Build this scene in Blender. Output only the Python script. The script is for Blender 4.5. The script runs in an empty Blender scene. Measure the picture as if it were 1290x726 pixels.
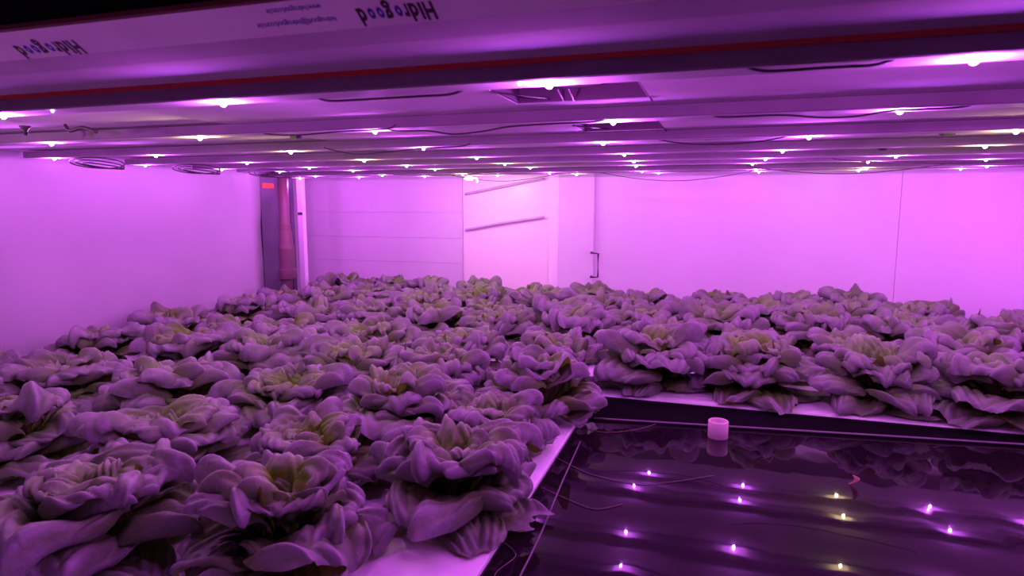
import bpy, bmesh, math, random
import numpy as np
from mathutils import Vector, noise
random.seed(4)
C = bpy.context.scene.collection
R = math.radians

# ------------------------------------------------------------------ materials
def mat(name, base, rough=.5, spec=.5, metal=0, emit=None, estr=0, ior=None):
    m = bpy.data.materials.new(name); m.use_nodes = True
    b = m.node_tree.nodes['Principled BSDF']
    b.inputs['Base Color'].default_value = (*base, 1)
    b.inputs['Roughness'].default_value = rough
    b.inputs['Specular IOR Level'].default_value = spec
    b.inputs['Metallic'].default_value = metal
    if ior: b.inputs['IOR'].default_value = ior
    if emit:
        b.inputs['Emission Color'].default_value = (*emit, 1)
        b.inputs['Emission Strength'].default_value = estr
    return m
def N(m, t, **kw):
    n = m.node_tree.nodes.new(t)
    for k, v in kw.items():
        if k in n.inputs: n.inputs[k].default_value = v
        else: setattr(n, k, v)
    return n
def L(m, a, b): m.node_tree.links.new(a, b)
def bump(m, scale, strength, dist=.002, detail=4, stretch=None, distortion=0):
    b = m.node_tree.nodes['Principled BSDF']
    tc = N(m, 'ShaderNodeTexCoord'); mp = N(m, 'ShaderNodeMapping')
    L(m, tc.outputs['Object'], mp.inputs['Vector'])
    if stretch: mp.inputs['Scale'].default_value = stretch
    nz = N(m, 'ShaderNodeTexNoise', Scale=scale, Detail=detail, Distortion=distortion)
    L(m, mp.outputs['Vector'], nz.inputs['Vector'])
    bp = N(m, 'ShaderNodeBump', Strength=strength, Distance=dist)
    L(m, nz.outputs['Fac'], bp.inputs['Height']); L(m, bp.outputs['Normal'], b.inputs['Normal'])
    return nz
def mottled(m, c1, c2, scale, detail=5, lo=.35, hi=.65):
    b = m.node_tree.nodes['Principled BSDF']
    tc = N(m, 'ShaderNodeTexCoord'); nz = N(m, 'ShaderNodeTexNoise', Scale=scale, Detail=detail)
    L(m, tc.outputs['Object'], nz.inputs['Vector'])
    cr = N(m, 'ShaderNodeValToRGB')
    cr.color_ramp.elements[0].position = lo; cr.color_ramp.elements[0].color = (*c1, 1)
    cr.color_ramp.elements[1].position = hi; cr.color_ramp.elements[1].color = (*c2, 1)
    L(m, nz.outputs['Fac'], cr.inputs['Fac']); L(m, cr.outputs['Color'], b.inputs['Base Color'])
    return m

M = {}
M['film'] = mottled(mat('white_film', (.8, .8, .8), .35), (.64, .61, .66), (.74, .72, .75), 1.3); bump(M['film'], 1.1, .9, .06, 3, (1, 1, .7), .6)
M['wall'] = mottled(mat('white_wall_panel', (.8, .8, .8), .4), (.66, .65, .66), (.71, .70, .71), 2.0); bump(M['wall'], 30, .1, .001)
M['cream'] = mat('cream_panel', (.86, .83, .76), .35)
M['trim'] = mat('white_trim', (.9, .88, .9), .3)
M['board'] = mottled(mat('polystyrene', (.85, .85, .85), .6), (.90, .90, .90), (.95, .95, .95), 60); bump(M['board'], 400, .25, .0006)
M['ceil'] = mottled(mat('shelf_panel', (.6, .58, .6), .8, 0), (.60, .57, .60), (.72, .68, .71), 7, 8); bump(M['ceil'], 120, .35, .001)
M['batten'] = mottled(mat('grey_batten', (.3, .28, .3), .7, 0), (.19, .17, .19), (.24, .215, .235), 9, 5)
M['strip'] = mat('added_strip_white', (.6, .58, .6), .6, .1)
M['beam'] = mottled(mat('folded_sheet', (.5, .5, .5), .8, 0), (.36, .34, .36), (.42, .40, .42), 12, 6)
M['red'] = mat('red_oxide', (.42, .04, .02), .5)
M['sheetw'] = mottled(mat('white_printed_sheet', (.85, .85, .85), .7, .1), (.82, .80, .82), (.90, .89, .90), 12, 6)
M['darkred'] = mat('dark_red_lip', (.10, .014, .012), .6)
M['black'] = mat('black_liner', (.006, .005, .006), .9, 0); bump(M['black'], 18, .4, .004)
M['blackp'] = mat('black_plastic', (.015, .013, .016), .45)
M['cable'] = mat('cable_sheath', (.035, .025, .035), .5)
M['palecable'] = mat('pale_cable', (.42, .38, .42), .5)
M['shadowp'] = mat('pale_shadow', (.55, .42, .58), .7)
M['steel'] = mottled(mat('dark_steel', (.10, .07, .12), .45, metal=.2), (.07, .055, .09), (.12, .09, .14), 8)
M['terra'] = mottled(mat('terracotta_pipe', (.42, .15, .12), .45), (.13, .06, .08), (.18, .08, .095), 10)
M['orange'] = mat('orange_tape', (.8, .12, .03), .5)
M['floor'] = mottled(mat('concrete', (.12, .11, .11), .8), (.09, .085, .085), (.15, .14, .14), 6)
M['dark'] = mat('dark_recess', (.13, .07, .12), .6)
M['pipe'] = mat('white_pipe', (.72, .55, .55), .4)
M['ink'] = mat('black_ink', (.012, .01, .014), .5)
M['blueink'] = mat('blue_ink', (.02, .03, .35), .5)
M['stem'] = mat('lettuce_stem', (.45, .5, .25), .5)
M['root'] = mat('root_thread', (.16, .11, .12), .6)
M['deadleaf'] = mottled(mat('fallen_leaf', (.5, .35, .25), .5), (.35, .2, .15), (.75, .55, .45), 60)
M['bulb_pink'] = mat('led_pink', (.9, .6, .9), .3, emit=(1, .45, 1), estr=30)
M['bulb_warm'] = mat('led_warm', (.9, .8, .6), .3, emit=(1, .78, .38), estr=30)
M['bulb_off'] = mat('led_clear', (.75, .7, .72), .2)

# water: black pond, thin slow ripples
w = mat('pond_water', (.010, .005, .009), .02, ior=1.55); M['water'] = w; w.node_tree.nodes['Principled BSDF'].inputs['IOR'].default_value = 1.38
bump(w, 5, .10, .012, 2, (1, .6, 1), .4)

def leaf_mat(name, wax, mid, deep, trans, under):
    m = bpy.data.materials.new(name); m.use_nodes = True
    nt = m.node_tree; b = nt.nodes['Principled BSDF']; out = nt.nodes['Material Output']
    at = N(m, 'ShaderNodeAttribute', attribute_name='Leaf')      # x: along leaf, y: vein height, z: creases given painted shade
    sep = N(m, 'ShaderNodeSeparateColor'); L(m, at.outputs['Color'], sep.inputs['Color'])
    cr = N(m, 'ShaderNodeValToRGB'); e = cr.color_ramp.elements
    e[0].position = .25; e[0].color = (*deep, 1); e[1].position = .9; e[1].color = (*wax, 1)  # shade of the leaf hollows painted in: deep base, paler waxy rim
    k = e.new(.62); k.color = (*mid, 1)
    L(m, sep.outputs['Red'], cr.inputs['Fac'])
    tc = N(m, 'ShaderNodeTexCoord'); nz = N(m, 'ShaderNodeTexNoise', Scale=45, Detail=6)
    L(m, tc.outputs['Object'], nz.inputs['Vector'])
    oi = N(m, 'ShaderNodeObjectInfo')
    hs = N(m, 'ShaderNodeHueSaturation')
    mr = N(m, 'ShaderNodeMapRange'); mr.inputs['From Min'].default_value = .3; mr.inputs['From Max'].default_value = .7
    mr.inputs['To Min'].default_value = .8; mr.inputs['To Max'].default_value = 1.15
    L(m, nz.outputs['Fac'], mr.inputs['Value']); L(m, mr.outputs['Result'], hs.inputs['Value'])
    ms = N(m, 'ShaderNodeMapRange'); ms.inputs['To Min'].default_value = .8; ms.inputs['To Max'].default_value = 1.25
    L(m, oi.outputs['Random'], ms.inputs['Value']); L(m, ms.outputs['Result'], hs.inputs['Saturation'])
    L(m, cr.outputs['Color'], hs.inputs['Color'])
    mx = N(m, 'ShaderNodeMixRGB', blend_type='MIX'); mx.inputs['Color2'].default_value = (.28, .33, .18, 1)
    L(m, sep.outputs['Green'], mx.inputs['Fac']); L(m, hs.outputs['Color'], mx.inputs['Color1'])
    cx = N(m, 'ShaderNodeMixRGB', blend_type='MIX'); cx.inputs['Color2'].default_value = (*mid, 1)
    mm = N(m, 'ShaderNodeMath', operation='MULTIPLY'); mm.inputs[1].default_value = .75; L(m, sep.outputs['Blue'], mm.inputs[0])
    L(m, mm.outputs[0], cx.inputs['Fac']); L(m, mx.outputs['Color'], cx.inputs['Color1']); mx = cx  # crease shade painted in along the leaf's vein pattern
    ge = N(m, 'ShaderNodeNewGeometry'); us = N(m, 'ShaderNodeMixRGB', blend_type='MIX'); us.inputs['Color2'].default_value = (*under, 1)
    L(m, ge.outputs['Backfacing'], us.inputs['Fac']); L(m, mx.outputs['Color'], us.inputs['Color1'])
    L(m, us.outputs['Color'], b.inputs['Base Color'])
    b.inputs['Roughness'].default_value = .42
    b.inputs['Specular IOR Level'].default_value = .45
    bp = N(m, 'ShaderNodeBump', Strength=.8, Distance=.004); n2 = N(m, 'ShaderNodeTexNoise', Scale=55, Detail=5)
    L(m, tc.outputs['Object'], n2.inputs['Vector']); L(m, n2.outputs['Fac'], bp.inputs['Height']); L(m, bp.outputs['Normal'], b.inputs['Normal'])
    tr = N(m, 'ShaderNodeBsdfTranslucent'); tr.inputs['Color'].default_value = (*trans, 1)
    mix = N(m, 'ShaderNodeMixShader'); mix.inputs['Fac'].default_value = .18
    L(m, b.outputs[0], mix.inputs[1]); L(m, tr.outputs[0], mix.inputs[2]); L(m, mix.outputs[0], out.inputs['Surface'])
    return m
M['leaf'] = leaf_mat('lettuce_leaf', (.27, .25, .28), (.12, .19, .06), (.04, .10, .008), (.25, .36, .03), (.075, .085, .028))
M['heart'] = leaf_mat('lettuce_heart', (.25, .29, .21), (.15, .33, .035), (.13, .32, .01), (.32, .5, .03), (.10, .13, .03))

# ------------------------------------------------------------------ helpers
def link(name, me, m=None, parent=None, smooth=True):
    o = bpy.data.objects.new(name, me); C.objects.link(o)
    if m: me.materials.append(m)
    if smooth: me.polygons.foreach_set('use_smooth', [True]*len(me.polygons))
    if parent: o.parent = parent
    return o
def tag(o, label=None, cat=None, group=None, kind=None):
    if label: o['label'] = label
    if cat: o['category'] = cat
    if group: o['group'] = group
    if kind: o['kind'] = kind
    return o
def empty(name, loc=(0, 0, 0), rz=0):
    o = bpy.data.objects.new(name, None); C.objects.link(o); o.location = loc; o.rotation_euler = (0, 0, rz); o.empty_display_size = .05
    return o
def bx(bm, x0, x1, y0, y1, z0, z1):
    v = [bm.verts.new(p) for p in [(x0,y0,z0),(x1,y0,z0),(x1,y1,z0),(x0,y1,z0),(x0,y0,z1),(x1,y0,z1),(x1,y1,z1),(x0,y1,z1)]]
    for f in [(3,2,1,0),(4,5,6,7),(0,1,5,4),(1,2,6,5),(2,3,7,6),(3,0,4,7)]: bm.faces.new([v[i] for i in f])
def done(bm, name, m, parent=None, bev=0, smooth=False):
    if bev: bmesh.ops.bevel(bm, geom=bm.edges[:], offset=bev, segments=2, affect='EDGES', clamp_overlap=True)
    me = bpy.data.meshes.new(name); bm.to_mesh(me); bm.free()
    return link(name, me, m, parent, smooth)
def box(name, m, x0, x1, y0, y1, z0, z1, parent=None, bev=0):
    bm = bmesh.new(); bx(bm, x0, x1, y0, y1, z0, z1); return done(bm, name, m, parent, bev)
def extrude_x(name, m, prof, x0, x1, parent=None, bev=0):          # closed YZ profile swept along X
    bm = bmesh.new(); a = [bm.verts.new((x0, y, z)) for y, z in prof]; b = [bm.verts.new((x1, y, z)) for y, z in prof]; n = len(prof)
    for i in range(n): bm.faces.new([a[i], a[(i+1) % n], b[(i+1) % n], b[i]])
    bm.faces.new(a[::-1]); bm.faces.new(b); bmesh.ops.recalc_face_normals(bm, faces=bm.faces[:])
    return done(bm, name, m, parent, bev)
def tube_mesh(bm, pts, r, seg=8, cap=True):
    pts = [Vector(p) for p in pts]; rings = []
    for i, p in enumerate(pts):
        t = (pts[min(i+1, len(pts)-1)] - pts[max(i-1, 0)]).normalized()
        u = t.cross(Vector((0, 0, 1)));  u = u.normalized() if u.length > 1e-3 else Vector((1, 0, 0)); v = t.cross(u)
        rr = r[i] if isinstance(r, (list, tuple)) else r
        rings.append([bm.verts.new(p + rr*(math.cos(a)*u + math.sin(a)*v)) for a in [2*math.pi*k/seg for k in range(seg)]])
    for a, b in zip(rings, rings[1:]):
        for k in range(seg): bm.faces.new([a[k], a[(k+1) % seg], b[(k+1) % seg], b[k]])
    if cap: bm.faces.new(rings[0][::-1]); bm.faces.new(rings[-1])
def smooth_pts(pts, n=8):
    P = [Vector(p) for p in pts]; P = [P[0]] + P + [P[-1]]; out = []
    for i in range(1, len(P)-2):
        for k in range(n):
            t = k/n; a, b, c, d = P[i-1], P[i], P[i+1], P[i+2]
            out.append(.5*((2*b) + (c-a)*t + (2*a-5*b+4*c-d)*t*t + (3*b-3*c+d-a)*t**3))
    out.append(P[-2]); return out
def tube(name, m, pts, r, parent=None, seg=8, sm=True):
    bm = bmesh.new(); tube_mesh(bm, smooth_pts(pts) if sm else pts, r, seg); return done(bm, name, m, parent, smooth=True)
def lathe(name, m, prof, loc=(0, 0, 0), seg=24, parent=None, sharp=False):
    bm = bmesh.new(); rings = []
    for r, z in prof:
        rings.append([bm.verts.new((loc[0]+r*math.cos(2*math.pi*k/seg), loc[1]+r*math.sin(2*math.pi*k/seg), loc[2]+z)) for k in range(seg)])
    for a, b in zip(rings, rings[1:]):
        for k in range(seg): bm.faces.new([a[k], a[(k+1) % seg], b[(k+1) % seg], b[k]])
    bmesh.ops.recalc_face_normals(bm, faces=bm.faces[:])
    return done(bm, name, m, parent, smooth=not sharp)

# heights relative to the camera (camera at z = 1.0)
H = 1.0
ZB = H - .48          # top of the growing boards
ZW = H - .487         # water level
ZC = H + .133         # underside of the shelf above
ZL = H + .1165        # underside of the light bars

# ------------------------------------------------------------------ room
tag(box('floor', M['floor'], -2.9, 2.0, -1.2, 3.3, -.1, 0), kind='structure')
tag(box('ceiling', M['wall'], -2.9, 2.0, -1.2, 3.3, 2.3, 2.4), kind='structure')
# left: hanging white film, with real soft creases
bm = bmesh.new(); nx, nz_ = 60, 40; g = []
for i in range(nx+1):
    row = []
    for j in range(nz_+1):
        y = -1.2 + (2.30+1.2)*i/nx; z = .0 + 2.3*j/nz_
        x = -1.86 + .022*noise.noise((y*1.6, z*2.2, .3)) + .010*noise.noise((y*5 + z*3, z*4, 4)) + .02*math.exp(-((z-.90-.03*y)/.03)**2)*.15
        row.append(bm.verts.new((x, y, z)))
    g.append(row)
for i in range(nx):
    for j in range(nz_): bm.faces.new([g[i][j], g[i+1][j], g[i+1][j+1], g[i][j+1]])
bmesh.ops.solidify(bm, geom=bm.faces[:], thickness=.004)
tag(done(bm, 'wall_left', M['film'], smooth=True), kind='structure')
tag(box('wall_outer_left', M['wall'], -2.9, -2.8, -1.2, 3.3, 0, 2.3), kind='structure')
# back: horizontally boarded section, cream door leaf, white column, plain wall in two panels
bm = bmesh.new()
zz = [0, .30, .50, .70, .826, .955, 1.10, 1.3, 1.5, 1.9, 2.3]
for a, b in zip(zz, zz[1:]): bx(bm, -2.9, -1.215, 3.0, 3.05, a, b-.001)
bx(bm, -2.9, -1.215, 3.006, 3.06, 0, 2.3)
tag(done(bm, 'wall_back', M['wall']), kind='structure')
d = tag(box('door_1', M['cream'], -1.21, -.765, 2.99, 3.04, .02, 2.2, bev=.002), kind='structure')
tag(box('trim_1', M['trim'], -.765, -.715, 2.975, 3.05, 0, 2.3, bev=.003), kind='structure')
tag(box('wall_back_column', M['wall'], -.7148, -.545, 2.955, 3.1, 0, 2.3, bev=.004), kind='structure')
tag(box('wall_back_right', M['wall'], -.545, .6995, 2.98, 3.05, 0, 2.3), kind='structure')
tag(box('wall_back_far_right', M['wall'], .701, 2.0, 2.98, 3.05, 0, 2.3), kind='structure')
tag(box('wall_right', M['wall'], 1.9, 2.0, -1.2, 3.0, 0, 2.3), kind='structure')
tag(box('wall_front', M['film'], -2.9, 2.0, -1.3, -1.2, 0, 2.3), kind='structure')
# black pull handle on the column edge
hd = tube('pull_handle', M['blackp'], [(-.555, 2.955, .775), (-.550, 2.915, .775), (-.515, 2.905, .773), (-.515, 2.905, .665), (-.550, 2.915, .663), (-.555, 2.955, .663)], .0045, sm=False)
tag(hd, 'thin black metal pull handle on the edge of the white column behind the lettuce', 'handle')
# two soft slanting shadow lines on the cream door, built as pale tubes
for z0, z1, lab in ((1.115, 1.165, 'upper pale slanting tube standing for a soft shadow line on the cream door'), (.94, .985, 'lower pale slanting tube standing for a soft shadow line on the cream door, below the other')):
    c = tube('shadow_line', M['shadowp'], [(-1.19, 2.975, z0-.07), (-1.0, 2.97, z0-.035), (-.79, 2.975, z1-.05)], .006)
    tag(c, lab, 'cord', 'shadow lines modelled across the cream door')

# corner post, pipe, white corner strip
p = empty('corner_post', (-1.895, 2.34, 0))
bm = bmesh.new(); bx(bm, -.03, .028, -.03, .03, 0, 1.6); done(bm, 'upright', M['steel'], p, .003)
bm = bmesh.new(); bx(bm, .0281, .034, -.03, .09, 0, 1.6); done(bm, 'flange', M['steel'], p, .001)
bm = bmesh.new(); bx(bm, .0342, .037, -.02, .055, 1.066, 1.086); t_ = done(bm, 'tape_band', M['orange'], p); t_['label'] = 'bright orange tape'
tag(p, 'dark purple-grey steel corner post with an orange mark near its top', 'post')
pp = empty('drain_pipe', (-1.866, 2.455, 0))
lathe('pipe_body', M['terra'], [(0, 0), (.031, 0), (.031, 1.5), (0, 1.5)], parent=pp)
lathe('coupling', M['terra'], [(.033, .66), (.047, .662), (.050, .69), (.050, .705), (.045, .71), (.045, .80), (.040, .82), (.036, .875), (.034, .88), (.034, .905), (.0312, .91)], seg=40, parent=pp, sharp=True)
tag(pp, 'terracotta coloured drain pipe with a stepped coupling beside the dark corner post', 'pipe')
q = empty('corner_strip', (-1.940, 2.70, 0))
bm = bmesh.new(); bx(bm, -.018, .018, -.012, .012, 0, 1.7); done(bm, 'strip', M['trim'], q, .004)
bm = bmesh.new(); bx(bm, -.012, .014, -.016, -.0122, .945, .957); done(bm, 'clip', M['steel'], q, .001)
tag(q, 'slim white vertical strip standing right of the terracotta pipe', 'strip')
s = box('rear_post', M['steel'], -1.952, -1.930, 2.60, 2.63, 0, 1.6, bev=.002)
tag(s, 'narrow dark upright just behind and right of the terracotta pipe', 'post')

# ------------------------------------------------------------------ pond and boards
t = empty('hydroponic_tank', (0, 0, 0))
bm = bmesh.new(); bx(bm, -1.80, 1.75, -.6, 2.86, .36, .38)
for a in [(-1.82, -1.80, -.6, 2.86), (1.75, 1.77, -.6, 2.86), (-1.82, 1.77, 2.86, 2.88), (-1.82, 1.77, -.62, -.6)]: bx(bm, *a, .36, ZB-.004)
done(bm, 'tank_body', M['black'], t)
for x in (-1.7, 0, 1.65):
    for y in (-.5, 2.75): box('leg', M['steel'], x-.03, x+.03, y-.03, y+.03, 0, .36, t)
tag(t, 'black lined hydroponic tank that holds the dark water under the white boards', 'tank')
wa = box('nutrient_water', M['water'], -.2805, 1.745, -.595, 1.567, .385, ZW)
tag(wa, 'dark still water reflecting the grow lights in the open part of the tank', 'water')
wa['kind'] = 'stuff'

# black liner ledges with a pale welt along the inner edge
def strip_poly(name, m, pts, z0, z1, parent=None):
    bm = bmesh.new(); a = [bm.verts.new((x, y, z0)) for x, y in pts]; b = [bm.verts.new((x, y, z1)) for x, y in pts]; n = len(pts)
    bm.faces.new(a[::-1]); bm.faces.new(b)
    for i in range(n): bm.faces.new([a[i], a[(i+1) % n], b[(i+1) % n], b[i]])
    bmesh.ops.recalc_face_normals(bm, faces=bm.faces[:]); return done(bm, name, m, parent)
M['welt'] = mat('liner_welt', (.14, .10, .14), .5)
lg = empty('liner_ledge', (0, 0, ZW)); lg.location = (0, 0, 0)
strip_poly('ledge', M['black'], [(-.26, 1.567), (-.26, 1.39), (1.6, 1.625), (1.6, 1.64), (1.2, 1.567)], ZW+.0002, ZW+.004, lg)
tube('welt', M['welt'], [(-.25, 1.394, ZW+.004), (.3, 1.462, ZW+.0045), (.9, 1.536, ZW+.004), (1.6, 1.622, ZW+.0045)], .0028, lg)
tag(lg, 'black liner ledge with a pale welt in front of the rear boards', 'liner')
lw = tube('floating_cord', M['welt'], [(-.252, 1.25, ZW+.0015), (-.243, 1.05, ZW+.0012), (-.232, .86, ZW+.001), (-.228, .70, ZW+.001), (-.215, .45, ZW+.001)], .0014)
tag(lw, 'thin straight cord floating along the edge of the front boards', 'cord')

boards = [
 ((-.85, -.2815, -.35, .86), 'white growing board at the front right corner of the lettuce bed, nearest the lens'),
 ((-.85, -.2815, .862, 1.567), 'white growing board whose pointed edge shows between the front lettuces and the dark water'),
 ((-.85, -.2815, 1.569, 2.84), 'white growing board at the rear, where the left and right beds meet'),
 ((-1.78, -.852, -.35, .86), 'white growing board under the front lettuces along the film wall'),
 ((-1.78, -.852, .862, 1.9), 'white growing board under the middle lettuces along the film wall'),
 ((-1.78, -.852, 1.902, 2.84), 'white growing board under the rear lettuces near the dark post'),
 ((-.2795, .72, 1.569, 2.84), 'white growing board with a long bright edge behind the floating pipe piece'),
 ((.722, 1.72, 1.569, 2.84), 'white growing board at the right end of the rear bed'),
]
for (a, lab) in boards:
    tag(box('growing_board', M['board'], *a, ZB-.024, ZB, bev=.0015), lab, 'board', 'white polystyrene growing boards')

# floating pipe piece
pc = lathe('pipe_piece', M['pipe'], [(.017, -.02), (.0205, -.02), (.0205, .034), (.0195, .0355), (.0175, .0355), (.017, .034), (.017, -.02)], (0.017, 1.37, ZW), 32)
tag(pc, 'short pink-white pipe piece standing in the dark water before the rear boards', 'pipe')
# fallen leaf on the water
bm = bmesh.new(); g = []
for i in range(13):
    u = i/12; row = []
    for j in range(5):
        v = (j-2)/2; wd = .0065*math.sin(math.pi*min(1, u*.97+.02))
        row.append(bm.verts.new((.236+.010*math.sin(u*3)+v*wd*.8, 1.20-.02*u + .4*v*wd, ZW-.001+.024*u+.002*v*v)))
    g.append(row)
for i in range(12):
    for j in range(4): bm.faces.new([g[i][j], g[i+1][j], g[i+1][j+1], g[i][j+1]])
bmesh.ops.solidify(bm, geom=bm.faces[:], thickness=.0006)
tag(done(bm, 'fallen_leaf', M['deadleaf'], smooth=True), 'small curled pale dead leaf floating on the dark water', 'leaf')
# root threads drifting from the board edge
roots = [([(-.285, 1.16, .002), (-.20, 1.10, .002), (-.10, 1.09, .002), (.01, 1.16, .002)], 'long fine root thread drifting from the board edge towards the reflected lights'),
         ([(-.272, 1.02, .002), (-.22, .99, .002), (-.17, .97, .002), (-.13, 1.0, .002)], 'short fine root thread beside the thin straight cord, nearer the lens'),
         ([(-.285, 1.36, .002), (-.22, 1.32, .002), (-.15, 1.36, .002), (-.1, 1.43, .002)], 'fine root thread on the dark water by the pointed board corner'),
         ([(-.28, .83, .002), (-.25, .80, .002), (-.262, .75, .002), (-.25, .70, .002)], 'curly root thread close against the front board corner')]
for pts, lab in roots:
    o = tube('root_thread', M['root'], [(x, y, ZW+z-.0005) for x, y, z in pts], .0006, seg=6)
    tag(o, lab, 'root', 'root threads on the water')

# ------------------------------------------------------------------ shelf above
sh = empty('upper_shelf', (0, 0, 0))
def panel(x0, x1, y0, y1, z0, z1, holes=()):
    bm = bmesh.new()
    ys = sorted({y0, y1, *[h[2] for h in holes], *[h[3] for h in holes]}); xs = sorted({x0, x1, *[h[0] for h in holes], *[h[1] for h in holes]})
    for a, b in zip(xs, xs[1:]):
        for c, d in zip(ys, ys[1:]):
            mx, my = (a+b)/2, (c+d)/2
            if any(h[0] < mx < h[1] and h[2] < my < h[3] for h in holes): continue
            bx(bm, a, b, c, d, z0, z1)
    bmesh.ops.remove_doubles(bm, verts=bm.verts[:], dist=1e-5)
    return bm
holes = [(-.265, -.088, .735, .855), (-.245, -.098, 1.09, 1.22)]
done(panel(-.80, 1.6, .60, 1.8, ZC, ZC+.02, holes), 'panel', M['ceil'], sh)
done(panel(-1.76, -.803, .60, 1.8, ZC+.004, ZC+.02), 'panel', M['ceil'], sh)
done(panel(-1.76, 1.6, 1.803, 2.76, ZC, ZC+.02), 'panel', M['ceil'], sh)
for h in holes:
    bm = bmesh.new(); e = .003; h = (h[0]+.0006, h[1]-.0006, h[2]+.0006, h[3]-.0006)
    bx(bm, h[0], h[1], h[2], h[3], ZC+.030, ZC+.034)
    for a in [(h[0], h[0]+e, h[2], h[3]), (h[1]-e, h[1], h[2], h[3]), (h[0]+e, h[1]-e, h[2], h[2]+e), (h[0]+e, h[1]-e, h[3]-e, h[3])]: bx(bm, *a, ZC+.001, ZC+.030)
    r = done(bm, 'recess', M['dark'], sh)
    cx, cy = (h[0]+h[1])/2, (h[2]+h[3])/2
    lathe('socket_rim', M['palecable'], [(.036, ZC+.018), (.040, ZC+.014), (.044, ZC+.018), (.040, ZC+.02), (.036, ZC+.018)], (cx, cy, 0), parent=r)
    tube('edge_wire', M['cable'], [(h[1]-.012, h[2]+.01, ZC+.02), (h[1]+.002, h[3]+.004, ZC-.003)], .0013, r, 6, False)
    tube('edge_wire', M['cable'], [(h[0]+.004, h[2]-.002, ZC-.003), (h[0]+.045, h[3]-.004, ZC+.004)], .0013, r, 6, False)
for dx in (0, .013): tube('pale_wire', M['palecable'], [(-.198+dx, .842, ZC-.001), (-.184+dx, .752, ZC-.002)], .0009, sh, 6, False)
# tray of the tier above: dark body
box('tray_body', M['blackp'], -1.76, 1.6, .62, 2.76, ZC+.07, ZC+.14, sh)
tag(sh, 'pale underside of the shelf above, carrying the grow light bars', 'shelf')

# front folded sheet with printing
fb = empty('front_beam', (0, 0, 0))
zt = H+.1592
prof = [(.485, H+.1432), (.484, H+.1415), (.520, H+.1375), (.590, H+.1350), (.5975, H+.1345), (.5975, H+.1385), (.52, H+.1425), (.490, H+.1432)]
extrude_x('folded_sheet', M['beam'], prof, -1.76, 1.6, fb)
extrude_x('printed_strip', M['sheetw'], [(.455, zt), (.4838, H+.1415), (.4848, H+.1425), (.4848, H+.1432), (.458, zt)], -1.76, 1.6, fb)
extrude_x('red_edge', M['red'], [(.5977, H+.1300), (.6025, H+.1300), (.6025, H+.1380), (.5977, H+.1380)], -.95, 1.6, fb)
extrude_x('red_lip', M['darkred'], [(.448, zt), (.475, zt), (.475, zt+.004), (.450, zt+.0045), (.448, zt+.004)], -1.76, 1.6, fb)
extrude_x('black_fascia', M['black'], [(.452, zt+.0047), (.475, zt+.0047), (.475, zt+.30), (.452, zt+.30)], -1.76, 1.6, fb)
tag(fb, 'long folded pale sheet across the top, printed upside down, under a black fascia', 'beam')
def text(body, x, z, size, m, name, width=None, bold=.0):
    cu = bpy.data.curves.new(name, 'FONT'); cu.body = body; cu.size = size; cu.extrude = .00015; cu.offset = bold
    o = bpy.data.objects.new(name, cu); C.objects.link(o)
    bpy.context.view_layer.update()
    me = bpy.data.meshes.new_from_object(o.evaluated_get(bpy.context.evaluated_depsgraph_get())); bpy.data.objects.remove(o)
    co = np.zeros(len(me.vertices)*3); me.vertices.foreach_get('co', co); co = co.reshape(-1, 3)
    sx = width/(co[:, 0].max()-co[:, 0].min()) if width else 1
    # turned upside down (180 degrees in the sheet) and laid on the sheet's face
    X = x - (co[:, 0]-co[:, 0].min())*sx; Zv = z - co[:, 1]; Y = .4838 - .0288*(Zv-(H+.1415))/.0177 - .0004 - co[:, 2]
    me.vertices.foreach_set('co', np.stack([X, Y, Zv], 1).ravel()); me.update()
    return link(name, me, m, fb, False)
def logo(xr, z, wid, sz=.0123):                       # xr: world x of the word's first letter (right-hand end)
    # advance widths measured letter by letter so the round letters can be blue
    word = 'Hidrogood'; adv = {'H': .74, 'i': .30, 'd': .62, 'r': .43, 'o': .61, 'g': .62}
    tot = sum(adv[c] for c in word); k = wid/tot; x = xr
    for i, c in enumerate(word):
        blue = (c == 'o')
        wd = (adv[c]-.09)*k*(.8 if blue else 1)
        text(c, x-.04*k, z - (.0005 if blue else 0), sz if not blue else sz*.8, M['blueink' if blue else 'ink'], 'printed_letter', wd, .0005)
        x -= adv[c]*k
logo(-.213, H+.1512, .0665); logo(-.577, H+.1502, .080, .0120)
text('www.hidrogood.com.br', -.306, H+.1559, .0040, M['blueink'], 'printed_line', .052)
text('hidrogood@hidrogood.com.br', -.300, H+.1490, .0040, M['blueink'], 'printed_line', .076)
text('hidrogood@hidrogood.com.br', -.685, H+.1490, .0040, M['blueink'], 'printed_line', .076)

# ------------------------------------------------------------------ light bars
hc = .118; B0 = [5.3, 7.93, 10.6, 13.15, 15.4, 17.2, 20.25, 21.55]
rows_x = [
 [-10.75, -7.66, -4.65, -1.37, 1.62, 4.7, 7.8, 10.9],
 [-13.5, -10.43, -7.42, -4.48, -1.25, 1.79, 4.85, 7.9, 10.9],
 [-13.9, -11.07, -7.80, -5.03, -1.83, 1.23, 3.81, 6.9, 9.9, 12.4],
 [-14.1, -10.94, -7.72, -4.99, -1.84, 1.09, 4.3, 7.3, 10.3],
 [-13.7, -10.75, -7.80, -5.10, -1.93, .94, 3.47, 6.5, 9.6, 12.3],
 [-13.1, -10.5, -7.81, -4.97, -2.1, .75, 3.3, 5.66, 8.7, 11.6],
 [-18.6, -16.4, -13.9, -11.2, -8.2, -5.2, -2.28, .99, 3.86, 6.7, 9.7, 12.6],
 [-18.0, -15.5, -12.9, -10.2, -7.4, -4.6, -1.9, 1.14, 3.9, 6.5, 9.0, 11.9],
]
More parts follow.
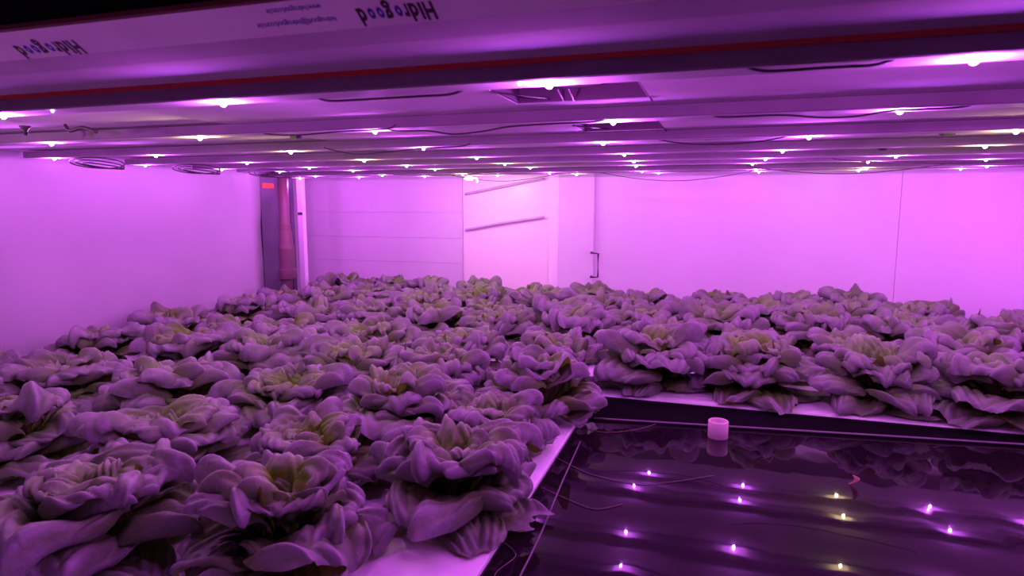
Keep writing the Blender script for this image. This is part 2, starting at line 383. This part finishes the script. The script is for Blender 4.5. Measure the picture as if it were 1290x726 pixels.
warm = {(1, -7.42), (2, -7.80), (3, -7.72), (4, -5.10), (5, -7.81), (3, 4.3), (2, 3.81), (5, 3.3), (6, 3.86), (7, 3.9), (6, -8.2), (7, -4.6)}
ordn = ['nearest', 'second nearest', 'third nearest', 'fourth nearest', 'fourth farthest', 'third farthest', 'second farthest', 'farthest']
PW = 1.42
def led_lights(x, y, z, warm_):
    for k, (dz, col, pw, rad) in enumerate([(-.007, (1, .70, .34), PW*.55, .003)] if warm_ else [(-.0055, (1, .115, .50), PW*.74, .0036), (-.009, (.48, .08, 1.0), PW*.95, .0025)]):
        la = bpy.data.lights.new('led_light', 'POINT'); la.color = col; la.energy = pw; la.shadow_soft_size = rad
        o = bpy.data.objects.new('led_light', la); o.location = (x, y, z+dz); C.objects.link(o)
# shared meshes
def dome_mesh():
    bm = bmesh.new(); bmesh.ops.create_uvsphere(bm, u_segments=12, v_segments=8, radius=.0040)
    me = bpy.data.meshes.new('led_bulb'); bm.to_mesh(me); bm.free(); me.polygons.foreach_set('use_smooth', [True]*len(me.polygons)); return me
dm_p = dome_mesh(); dm_p.materials.append(M['bulb_pink']); dm_w = dome_mesh(); dm_w.materials.append(M['bulb_warm'])
for i, xs in enumerate(rows_x):
    y = B0[i]*hc; 
    tr = empty('light_bar', (0, y, ZL))
    wv = .0215
    bm = bmesh.new(); 
    prof = [(-wv, .001), (-wv+.001, 0), (wv-.001, 0), (wv, .001), (wv, .0158), (-wv, .0158)]
    extrude_x('bar_body', M['batten'], prof, -1.72 if i < 6 else -2.35, 1.58, tr)
    extrude_x('added_strip', M['strip'], [(-.0175, -.0006), (.0175, -.0006), (.0175, -.00005), (-.0175, -.00005)], -1.71 if i < 6 else -2.34, 1.57, tr)  # pale strip added under the bar to brighten the streaks around bulbs
    for x in xs:
        wm = (i, x) in warm
        X = x*hc
        if not (-1.70 if i < 6 else -2.3) < X < 1.55: continue
        o = bpy.data.objects.new('led_bulb', dm_w if wm else dm_p); C.objects.link(o); o.parent = tr; o.location = (X, 0, -.002)
        if wm: o['label'] = 'warm white bulb'
        led_lights(X, y, ZL, wm)
    if i == 0:  # small capped light at the far left with a twin warm bulb
        for X in (-1.235, -1.215):
            o = bpy.data.objects.new('led_bulb', dm_w); C.objects.link(o); o.parent = tr; o.location = (X, 0, -.002); o['label'] = 'warm white bulb'
        led_lights(-1.225, y, ZL, True)
        for X in (-.20+.012, -.80):
            o = bpy.data.objects.new('led_bulb', dm_p); C.objects.link(o); o.parent = tr; o.location = (X, -.012, -.0015); o.scale = (.4, .4, .5)
    tag(tr, f'{ordn[i]} of the eight grey grow light bars under the shelf, with pink bulbs', 'light bar', 'grow light bars')

# cables sagging below the bars
def sag(x0, x1, y, drop, n=5, dy=.0, z0=0):
    return [(x0+(x1-x0)*k/(n-1), y+dy*math.sin(k*2.1), ZL+z0-.003-drop*math.sin(math.pi*k/(n-1))) for k in range(n)]
cabs = [
 (sag(-.42, -.27, .640, .001, dy=.001, z0=0), 'dark cable lying along the nearest light bar, left of the shelf opening'),
 (sag(.03, .12, .612, .001, dy=.002), 'dark cable lying along the nearest light bar, between its two brightest bulbs'),
 ([(-.49, .93, ZL-.003), (-.43, .925, ZL-.006), (-.39, .925, ZL-.012), (-.345, .925, ZL-.010), (-.30, .92, ZL-.005), (-.24, .92, ZL-.003), (-.17, .92, ZL-.002)], 'dark cable sagging from the second light bar beside its middle bulbs'),
 ([(.00, .925, ZL-.002), (.07, .92, ZL-.003), (.12, .92, ZL-.008), (.16, .92, ZL-.008), (.20, .92, ZL-.003), (.27, .92, ZL-.002)], 'dark cable dipping from the second light bar left of its right bulb'),
 ([(-.10, 1.24, ZL-.002), (-.05, 1.24, ZL-.009), (.01, 1.24, ZL-.011), (.06, 1.24, ZL-.008), (.10, 1.24, ZL-.002)], 'dark cable sagging from the third light bar at the middle'),
 ([(-.80, 1.23, ZL-.002), (-.74, 1.23, ZL-.012), (-.66, 1.23, ZL-.009), (-.58, 1.23, ZL-.004), (-.5, 1.23, ZL-.002)], 'dark cable sagging from the third light bar left of the middle'),
 ([(-.72, .92, ZL-.002), (-.66, .915, ZL-.006), (-.58, .915, ZL-.003), (-.50, .915, ZL-.002)], 'dark cable on the second light bar between its warm bulb and the next'),
 (sag(-.42, .10, 2.50, .030), 'thin pale cable drooping in front of the plain rear wall at the middle'),
 (sag(.10, .62, 2.2, .024), 'thin cable drooping below the farthest bars on the right'),
 (sag(.30, .85, 1.9, .014), 'thin cable drooping below the bars at the far right'),
 (sag(-1.05, -.62, 2.5, .024), 'thin cable drooping in front of the cream door'),
 (sag(-1.25, -.70, 2.15, .014), 'thin cable drooping left of the cream door'),
]
for pts, lab in cabs:
    tag(tube('cable', M['cable'], [(pts[0][0]-.02, pts[0][1], ZL+.004)] + list(pts) + [(pts[-1][0]+.02, pts[-1][1], ZL+.004)], .0014, seg=6), lab, 'cable', 'cables under the light bars')
# coiled loops at the left ends of the bars
for (X, Y, lab) in ((-1.52, 1.27, 'flat loop of cable hanging at the far left end of the bars'), (-1.50, 1.58, 'flat loop of cable, second from the left film wall'), (-1.47, 1.88, 'flat loop of cable hanging nearest the dark corner post')):
    bm = bmesh.new()
    for k in range(3):
        r1, r2 = .085-.012*k, .022-.004*k
        tube_mesh(bm, [(X+r1*math.cos(a)+.01*k, Y+.03*math.sin(a), ZL-.014-r2*.55*math.sin(a+.4*k)-.004*k) for a in [2*math.pi*j/28 for j in range(29)]], .0017, 6, False)
    bmesh.ops.recalc_face_normals(bm, faces=bm.faces[:])
    tag(done(bm, 'cable_loop', M['cable'], smooth=True), lab, 'cable', 'cable loops at the left bar ends')
# brackets and junction blocks
def bracket(x, y, lab, cat='bracket'):
    e = empty('hanger_bolt', (x, y, 0))
    lathe('bolt', M['cable'], [(0, ZC-.016), (.003, ZC-.016), (.003, ZC-.007), (.006, ZC-.005), (.009, ZC), (0, ZC)], parent=e, seg=12)
    tag(e, lab, cat)
bracket(-1.15, .83, 'short dark hanger bolt below the shelf, between the two nearest light bars at left')
bm = bmesh.new(); tube_mesh(bm, smooth_pts([(-1.07, .84, ZC), (-1.06, .84, ZC-.010), (-1.035, .84, ZC-.006), (-1.02, .84, ZC-.008), (-1.0, .84, ZC-.014)]), .0032, 8)
tag(done(bm, 'shelf_hook', M['cable'], smooth=True), 'dark bent hook under the shelf right of the hanger bolt', 'hook')
for (x, y, w_, lab) in ((.385, 1.36, .018, 'small black connector block under the shelf at the right'), (.35, 1.68, .014, 'tiny flat black connector block behind the larger one'), (-.83, 1.29, .018, 'small dark connector block under the shelf at the left'), (-.76, 1.05, .016, 'small dark connector clip just right of the warm bulb of the second bar')):
    e = empty('connector_block', (x, y, ZC-.014))
    bm = bmesh.new(); bx(bm, -w_/2, w_/2, -.008, .008, 0, .014); done(bm, 'block', M['blackp'], e, .0015)
    bm = bmesh.new(); bx(bm, -w_*.7, w_*.7, -.004, .004, .003, .006); done(bm, 'terminal', M['cable'], e, .0008)
    tag(e, lab, 'connector')
# warm bare lamp hanging at the back by the cream door
wl = empty('warm_lamp', (-1.03, 2.62, ZL-.012))
lathe('lamp_cap', M['palecable'], [(0, .02), (.010, .018), (.012, .006), (.008, .004)], parent=wl, seg=16)
lathe('lamp_glass', M['bulb_warm'], [(0, -.006), (.014, -.003), (.022, .002), (.014, .006), (0, .007)], parent=wl, seg=16)
tube('lamp_wire', M['palecable'], [(0, 0, .02), (.0, .0, .03)], .0015, wl, sm=False)
tube('lamp_tail', M['bulb_warm'], [(.02, 0, .002), (.034, 0, .001), (.037, 0, -.014)], .003, wl)
tag(wl, 'glaring warm white lamp hanging under the farthest bars before the cream door', 'lamp')
la = bpy.data.lights.new('warm_light', 'POINT'); la.color = (1, .80, .45); la.energy = 1.3; la.shadow_soft_size = .02
o = bpy.data.objects.new('warm_light', la); o.location = (-1.0, 2.66, ZL-.04); C.objects.link(o)

# ------------------------------------------------------------------ lettuces
def leaf_arrays(rng, phi0, Lh, W, th0, th1, curl, z0, r0, ruf, wrap, nu=24, nv=37, cup=.0, bul=.0075):
    u = np.linspace(0, 1, nu)[:, None]; v = np.linspace(-1, 1, nv)[None, :]
    # leaf outline: narrow claw then a broad round blade
    width = W*(.20 + .80*np.clip(u/.62, 0, 1)**.75) * np.sqrt(np.clip(1.02-np.clip((u-.62)/.40, 0, 1)**2*.55, 0, 1))
    reach = (1 - .30*np.abs(v)**3)*(1+.05*np.sin(5*v+phi0*3)+.035*np.sin(11*v+phi0*7))*np.ones_like(u)
    s = u*reach                                   # arc length fraction along the rib line
    th = th0 + (th1-th0)*u**curl + .25*np.sin(2.3*v+rng.uniform(0, 6))*s**2
    ds = np.diff(s, axis=0, prepend=0)*Lh
    r = r0 + np.cumsum(np.cos(th)*ds, axis=0); z = z0 + np.cumsum(np.sin(th)*ds, axis=0)
    y = v*width
    R_ = np.maximum(r, 0) + wrap
    ang = y/R_*(R_/(R_+.01))
    ang = 1.5*np.tanh(ang/1.5)
    px = (R_)*np.cos(ang) - wrap; py = R_*np.sin(ang)
    z = z + cup*v**2*s
    # normal of the rib profile
    nx_ = -np.sin(th); nz_ = np.cos(th)
    ph = rng.uniform(0, 6, 6)
    nvn = rng.integers(6, 9)
    phase = np.abs(v)*(2.4+1.8*s) + s*(nvn*.5) + ph[0]*.1
    vein = np.abs(np.sin(np.pi*phase))
    bulge = bul*(vein**.55-.6)*np.clip(s*2.5, 0, 1)*(1-.3*np.abs(v))
    rib = np.exp(-(v/.07)**2)
    d = bulge - .0035*rib*(1-s*.6)
    d = d + ruf*s**1.4*(.6*np.sin(3.1*v+ph[1]+2*s) + .75*np.sin(6.0*v+ph[2]+1.5*s)*s + .6*np.sin(10.5*v+ph[3])*s**2.5)
    d = d + ruf*.5*np.sin(5*s+ph[4])*np.sin(4*v+ph[5])
    d = d + .0035*np.sin(8*s+3.5*v+ph[2])*np.sin(6.5*v-4*s+ph[4])*np.clip(s*2, 0, 1) + .0018*np.sin(17*s-6*v+ph[0])*np.sin(13*v+5*s+ph[1])*np.clip(s*2, 0, 1)
    # rim rolled back under
    edge = np.clip((np.maximum(u, np.abs(v)*.98)-.86)/.14, 0, 1)
    d = d - .007*edge**2 - .010*np.clip(np.abs(v)-.62, 0, 1)**1.8*np.clip(u*2, 0, 1)/.38**.8
    px = px + d*nx_; z = z + d*nz_
    py = py*(1+ .06*np.sin(7*u+ph[1]))
    c, s_ = math.cos(phi0), math.sin(phi0)
    X = px*c - py*s_; Y = px*s_ + py*c
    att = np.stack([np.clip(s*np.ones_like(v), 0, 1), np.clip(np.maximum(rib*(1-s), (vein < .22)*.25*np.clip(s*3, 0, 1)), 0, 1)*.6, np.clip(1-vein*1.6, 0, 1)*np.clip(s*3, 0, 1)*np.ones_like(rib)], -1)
    return np.stack([X, Y, z*np.ones_like(X)], -1).reshape(-1, 3), att.reshape(-1, 3), nu, nv
def assemble(name, leaves, m):
    vs, fs, at, off = [], [], [], 0
    for co, a, nu, nv in leaves:
        vs.append(co); at.append(a)
        i, j = np.meshgrid(np.arange(nu-1), np.arange(nv-1), indexing='ij')
        b = off + i*nv + j
        fs.append(np.stack([b, b+nv, b+nv+1, b+1], -1).reshape(-1, 4)); off += nu*nv
    V = np.concatenate(vs); F = np.concatenate(fs); A = np.concatenate(at)
    V[:, 2] = np.maximum(V[:, 2], .003 + .002*np.abs(np.sin(V[:, 0]*60)))
    me = bpy.data.meshes.new(name); me.vertices.add(len(V)); me.vertices.foreach_set('co', V.ravel())
    me.loops.add(F.size); me.loops.foreach_set('vertex_index', F.ravel())
    me.polygons.add(len(F)); me.polygons.foreach_set('loop_start', np.arange(0, F.size, 4)); me.polygons.foreach_set('loop_total', np.full(len(F), 4))
    me.polygons.foreach_set('use_smooth', [True]*len(F)); me.update(); me.validate()
    ca = me.color_attributes.new('Leaf', 'FLOAT_COLOR', 'POINT')
    ca.data.foreach_set('color', np.concatenate([A, np.ones((len(A), 1))], 1).ravel())
    me.materials.append(m); return me
def lettuce_meshes(seed, openness=1.0, tall=1.0, nu=24, nv=37):
    rng = np.random.default_rng(seed)
    GA = 2.39996; k = 0; outer, heart = [], []
    def ring(lst, n, **kw):
        nonlocal k
        for i in range(n):
            j = lambda a: rng.uniform(1-a, 1+a)
            lst.append(leaf_arrays(rng, k*GA + rng.uniform(-.4, .4), kw['L']*j(.16), kw['W']*j(.22), kw['t0']+rng.uniform(-.2, .2), kw['t1']*1.0+rng.uniform(-.6, .6), kw.get('curl', 1.3), kw['z0'], kw['r0'], kw['ruf']*j(.3), kw.get('wrap', .02), nu, nv, kw.get('cup', 0)))
            k += 1
    # lowest, lying on the board; middle layers arching out with rolled rims; inner cup; heart
    ring(outer, 5, L=.142, W=.078, t0=R(8)*tall, t1=R(-40)*openness, z0=.014, r0=.012, ruf=.013, curl=3.0, cup=.012)
    ring(outer, 5, L=.152, W=.092, t0=R(32)*tall, t1=R(-80)*openness, z0=.026, r0=.012, ruf=.014, curl=3.5, cup=.014)
    ring(outer, 5, L=.148, W=.096, t0=R(48)*tall, t1=R(-110)*openness, z0=.034, r0=.012, ruf=.014, curl=4.5, cup=.010)
    ring(outer, 4, L=.140, W=.094, t0=R(61)*tall, t1=R(-140)*openness, z0=.040, r0=.014, ruf=.013, curl=5.0, cup=.006)
    ring(heart, 4, L=.122, W=.082, t0=R(72)*tall, t1=R(-140)*openness, z0=.040, r0=.012, ruf=.012, curl=5.5)
    ring(heart, 4, L=.092, W=.056, t0=R(74)*tall, t1=R(-90)*openness, z0=.042, r0=.007, ruf=.009, curl=5)
    ring(heart, 4, L=.060, W=.034, t0=R(80), t1=R(0), z0=.044, r0=.004, ruf=.006, curl=2.5)
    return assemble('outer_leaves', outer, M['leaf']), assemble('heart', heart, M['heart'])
def stem_mesh():
    bm = bmesh.new(); tube_mesh(bm, [(0, 0, -.012), (0, 0, .0), (.001, 0, .03), (0, 0, .058)], [.014, .014, .012, .009], 12)
    me = bpy.data.meshes.new('stem'); bm.to_mesh(me); bm.free(); me.materials.append(M['stem']); me.polygons.foreach_set('use_smooth', [True]*len(me.polygons)); return me
STEM = stem_mesh()
def make_lettuce(seed, **kw):
    a, b = lettuce_meshes(seed, **kw)
    e = empty('butterhead_lettuce')
    for nm, me in (('outer_leaves', a), ('heart', b), ('stem', STEM)):
        o = bpy.data.objects.new(nm, me); C.objects.link(o); o.parent = e
    return e
def copy_tree(o):
    r = o.copy(); C.objects.link(r)
    for ch in list(o.children):
        c = ch.copy(); C.objects.link(c); c.parent = r
    return r
def place(e, x, y, rz, sc, sz, label, tilt=(0, 0)):
    e.location = (x, y, ZB+.001); e.rotation_euler = (tilt[0], tilt[1], rz); e.scale = (sc, sc, sc*sz)
    tag(e, label, 'lettuce', 'butterhead lettuces on the growing boards')

# individually shaped heads nearest the camera
front = [
 (-.375, .890, 0.3, .96, 1.06, 11, dict(openness=.95), 'big purple-lit lettuce head overhanging the board corner at the front, beside the dark water'),
 (-.525, .665, 1.9, .95, 1.05, 12, dict(openness=.8, tall=1.05), 'ruffled lettuce head nearest the lens, at the bottom edge left of the board corner'),
 (-.800, .620, 2.6, 1.10, .90, 13, dict(openness=1.1), 'broad dark lettuce head filling the bottom left corner of the photo'),
 (-.635, .895, 4.0, .90, .95, 14, dict(openness=.9), 'ruffled lettuce head directly left of the big head at the board corner'),
 (-.925, .865, 5.2, 1.08, .80, 15, dict(openness=1.15), 'wide flat lettuce head shaped like a ring, just above the bottom left head'),
 (-.590, 1.130, .8, 1.05, 1.00, 16, dict(openness=.9), 'large tightly ruffled lettuce head directly behind the big head at the board corner'),
 (-.405, 1.130, 2.2, .85, .9, 17, dict(openness=1.0), 'lettuce head showing a fan of pleated side leaves above the pointed board edge'),
 (-.360, 1.350, 3.3, .92, 1.12, 18, dict(openness=.55, tall=1.08), 'upright olive-centred lettuce head at the inner corner where the beds meet'),
 (-.150, 1.690, 1.1, 1.07, 1.0, 19, dict(openness=.95), 'lettuce head hanging over the water at the left end of the long bright board edge'),
 (.100, 1.690, 4.4, 1.05, 1.0, 20, dict(openness=1.0), 'front lettuce head of the rear bed, above and right of the floating pipe piece'),
 (.370, 1.690, 5.5, 1.08, 1.0, 21, dict(openness=1.0), 'front lettuce head of the rear bed with a striped leaf on the board edge'),
 (.625, 1.670, .2, 1.06, .98, 22, dict(openness=1.0), 'front lettuce head of the rear bed at the right border of the photo'),
 (-1.21, .80, 1.4, 1.02, .95, 23, dict(openness=1.0), 'lettuce head at the left border of the photo, left of the ring shaped head'),
 (-.870, 1.130, 2.9, 1.0, .95, 24, dict(openness=1.0), 'lettuce head right behind the ring shaped head'),
]
for x, y, rz, sc, sz, seed, kw, lab in front:
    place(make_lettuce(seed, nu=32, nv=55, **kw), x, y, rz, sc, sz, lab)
protos = [make_lettuce(40+i, openness=[.8, 1.0, 1.1, .9, .7, 1.05][i], tall=[1.05, 1, 1, 1.04, 1.08, .97][i]) for i in range(6)]
used = [False]*6
ORD = ['first', 'second', 'third', 'fourth', 'fifth', 'sixth', 'seventh', 'eighth', 'ninth', 'tenth', 'eleventh', 'twelfth']
rows = [  # y, list of x, name of the row
 (1.06, [-1.14, -1.40, -1.66], 'row level with the large tightly ruffled head'),
 (.88, [-1.48, -1.74], 'row level with the ring shaped head'),
 (1.37, [-.61, -.86, -1.12, -1.38, -1.63], 'row level with the upright olive-centred head'),
 (1.62, [-.42, -.67, -.93, -1.19, -1.45, -1.68], 'row just behind the inner corner of the beds'),
 (1.94, [1.12, .88, .63, .37, .11, -.14, -.39, -.65, -.91, -1.17, -1.42, -1.67], 'fourth row from the rear wall'),
 (2.19, [1.04, .80, .54, .28, .02, -.24, -.50, -.76, -1.02, -1.28, -1.52, -1.70], 'third row from the rear wall'),
 (2.43, [.94, .67, .41, .15, -.11, -.37, -.63, -.89, -1.15, -1.41, -1.65], 'second row from the rear wall'),
 (2.66, [.52, .26, .01, -.25, -.50, -.76, -1.02, -1.28, -1.52, -1.72], 'rearmost row'),
]
rr = random.Random(8); n = 0
for y, xs, rn in rows:
    for k, x in enumerate(xs):
        i = n % 6; n += 1
        if used[i]: e = copy_tree(protos[i])
        else: e = protos[i]; used[i] = True
        look = 'lettuce head'
        if len(xs) == 1: lab = 'lettuce head against the film wall in the ' + rn
        else: lab = f'{ORD[k]} lettuce head from the right in the {rn}'
        if rn.startswith(('row level', 'row just')) and len(xs) > 1: lab = f'{ORD[k]} lettuce head leftward after it in the {rn}'.replace(' after it', '')
        lim = 1.0
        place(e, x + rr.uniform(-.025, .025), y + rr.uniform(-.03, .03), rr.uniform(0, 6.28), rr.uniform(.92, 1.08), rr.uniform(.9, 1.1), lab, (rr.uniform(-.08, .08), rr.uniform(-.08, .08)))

# ------------------------------------------------------------------ world, camera
wd = bpy.data.worlds.new('room_air'); bpy.context.scene.world = wd; wd.use_nodes = True
wd.node_tree.nodes['Background'].inputs['Color'].default_value = (.3, .12, .3, 1); wd.node_tree.nodes['Background'].inputs['Strength'].default_value = .02
cam = bpy.data.cameras.new('camera'); co = bpy.data.objects.new('camera', cam); C.objects.link(co)
cam.sensor_width = 36; cam.lens = 36*810/1290; cam.clip_start = .01
co.location = (0, 0, H); co.rotation_euler = (R(90-7.5), 0, R(17.7))
cam.dof.use_dof = True; cam.dof.focus_distance = 1.5; cam.dof.aperture_fstop = 10
sc = bpy.context.scene; sc.camera = co
sc.view_settings.view_transform = 'Standard'; sc.view_settings.look = 'None'; sc.view_settings.gamma = 1; sc.view_settings.exposure = 0
try: sc.view_settings.use_curve_mapping = False
except Exception: pass
sc.cycles.use_denoising = True
sc.cycles.max_bounces = 6; sc.cycles.diffuse_bounces = 4; sc.cycles.transmission_bounces = 4
sc.cycles.sample_clamp_indirect = 6
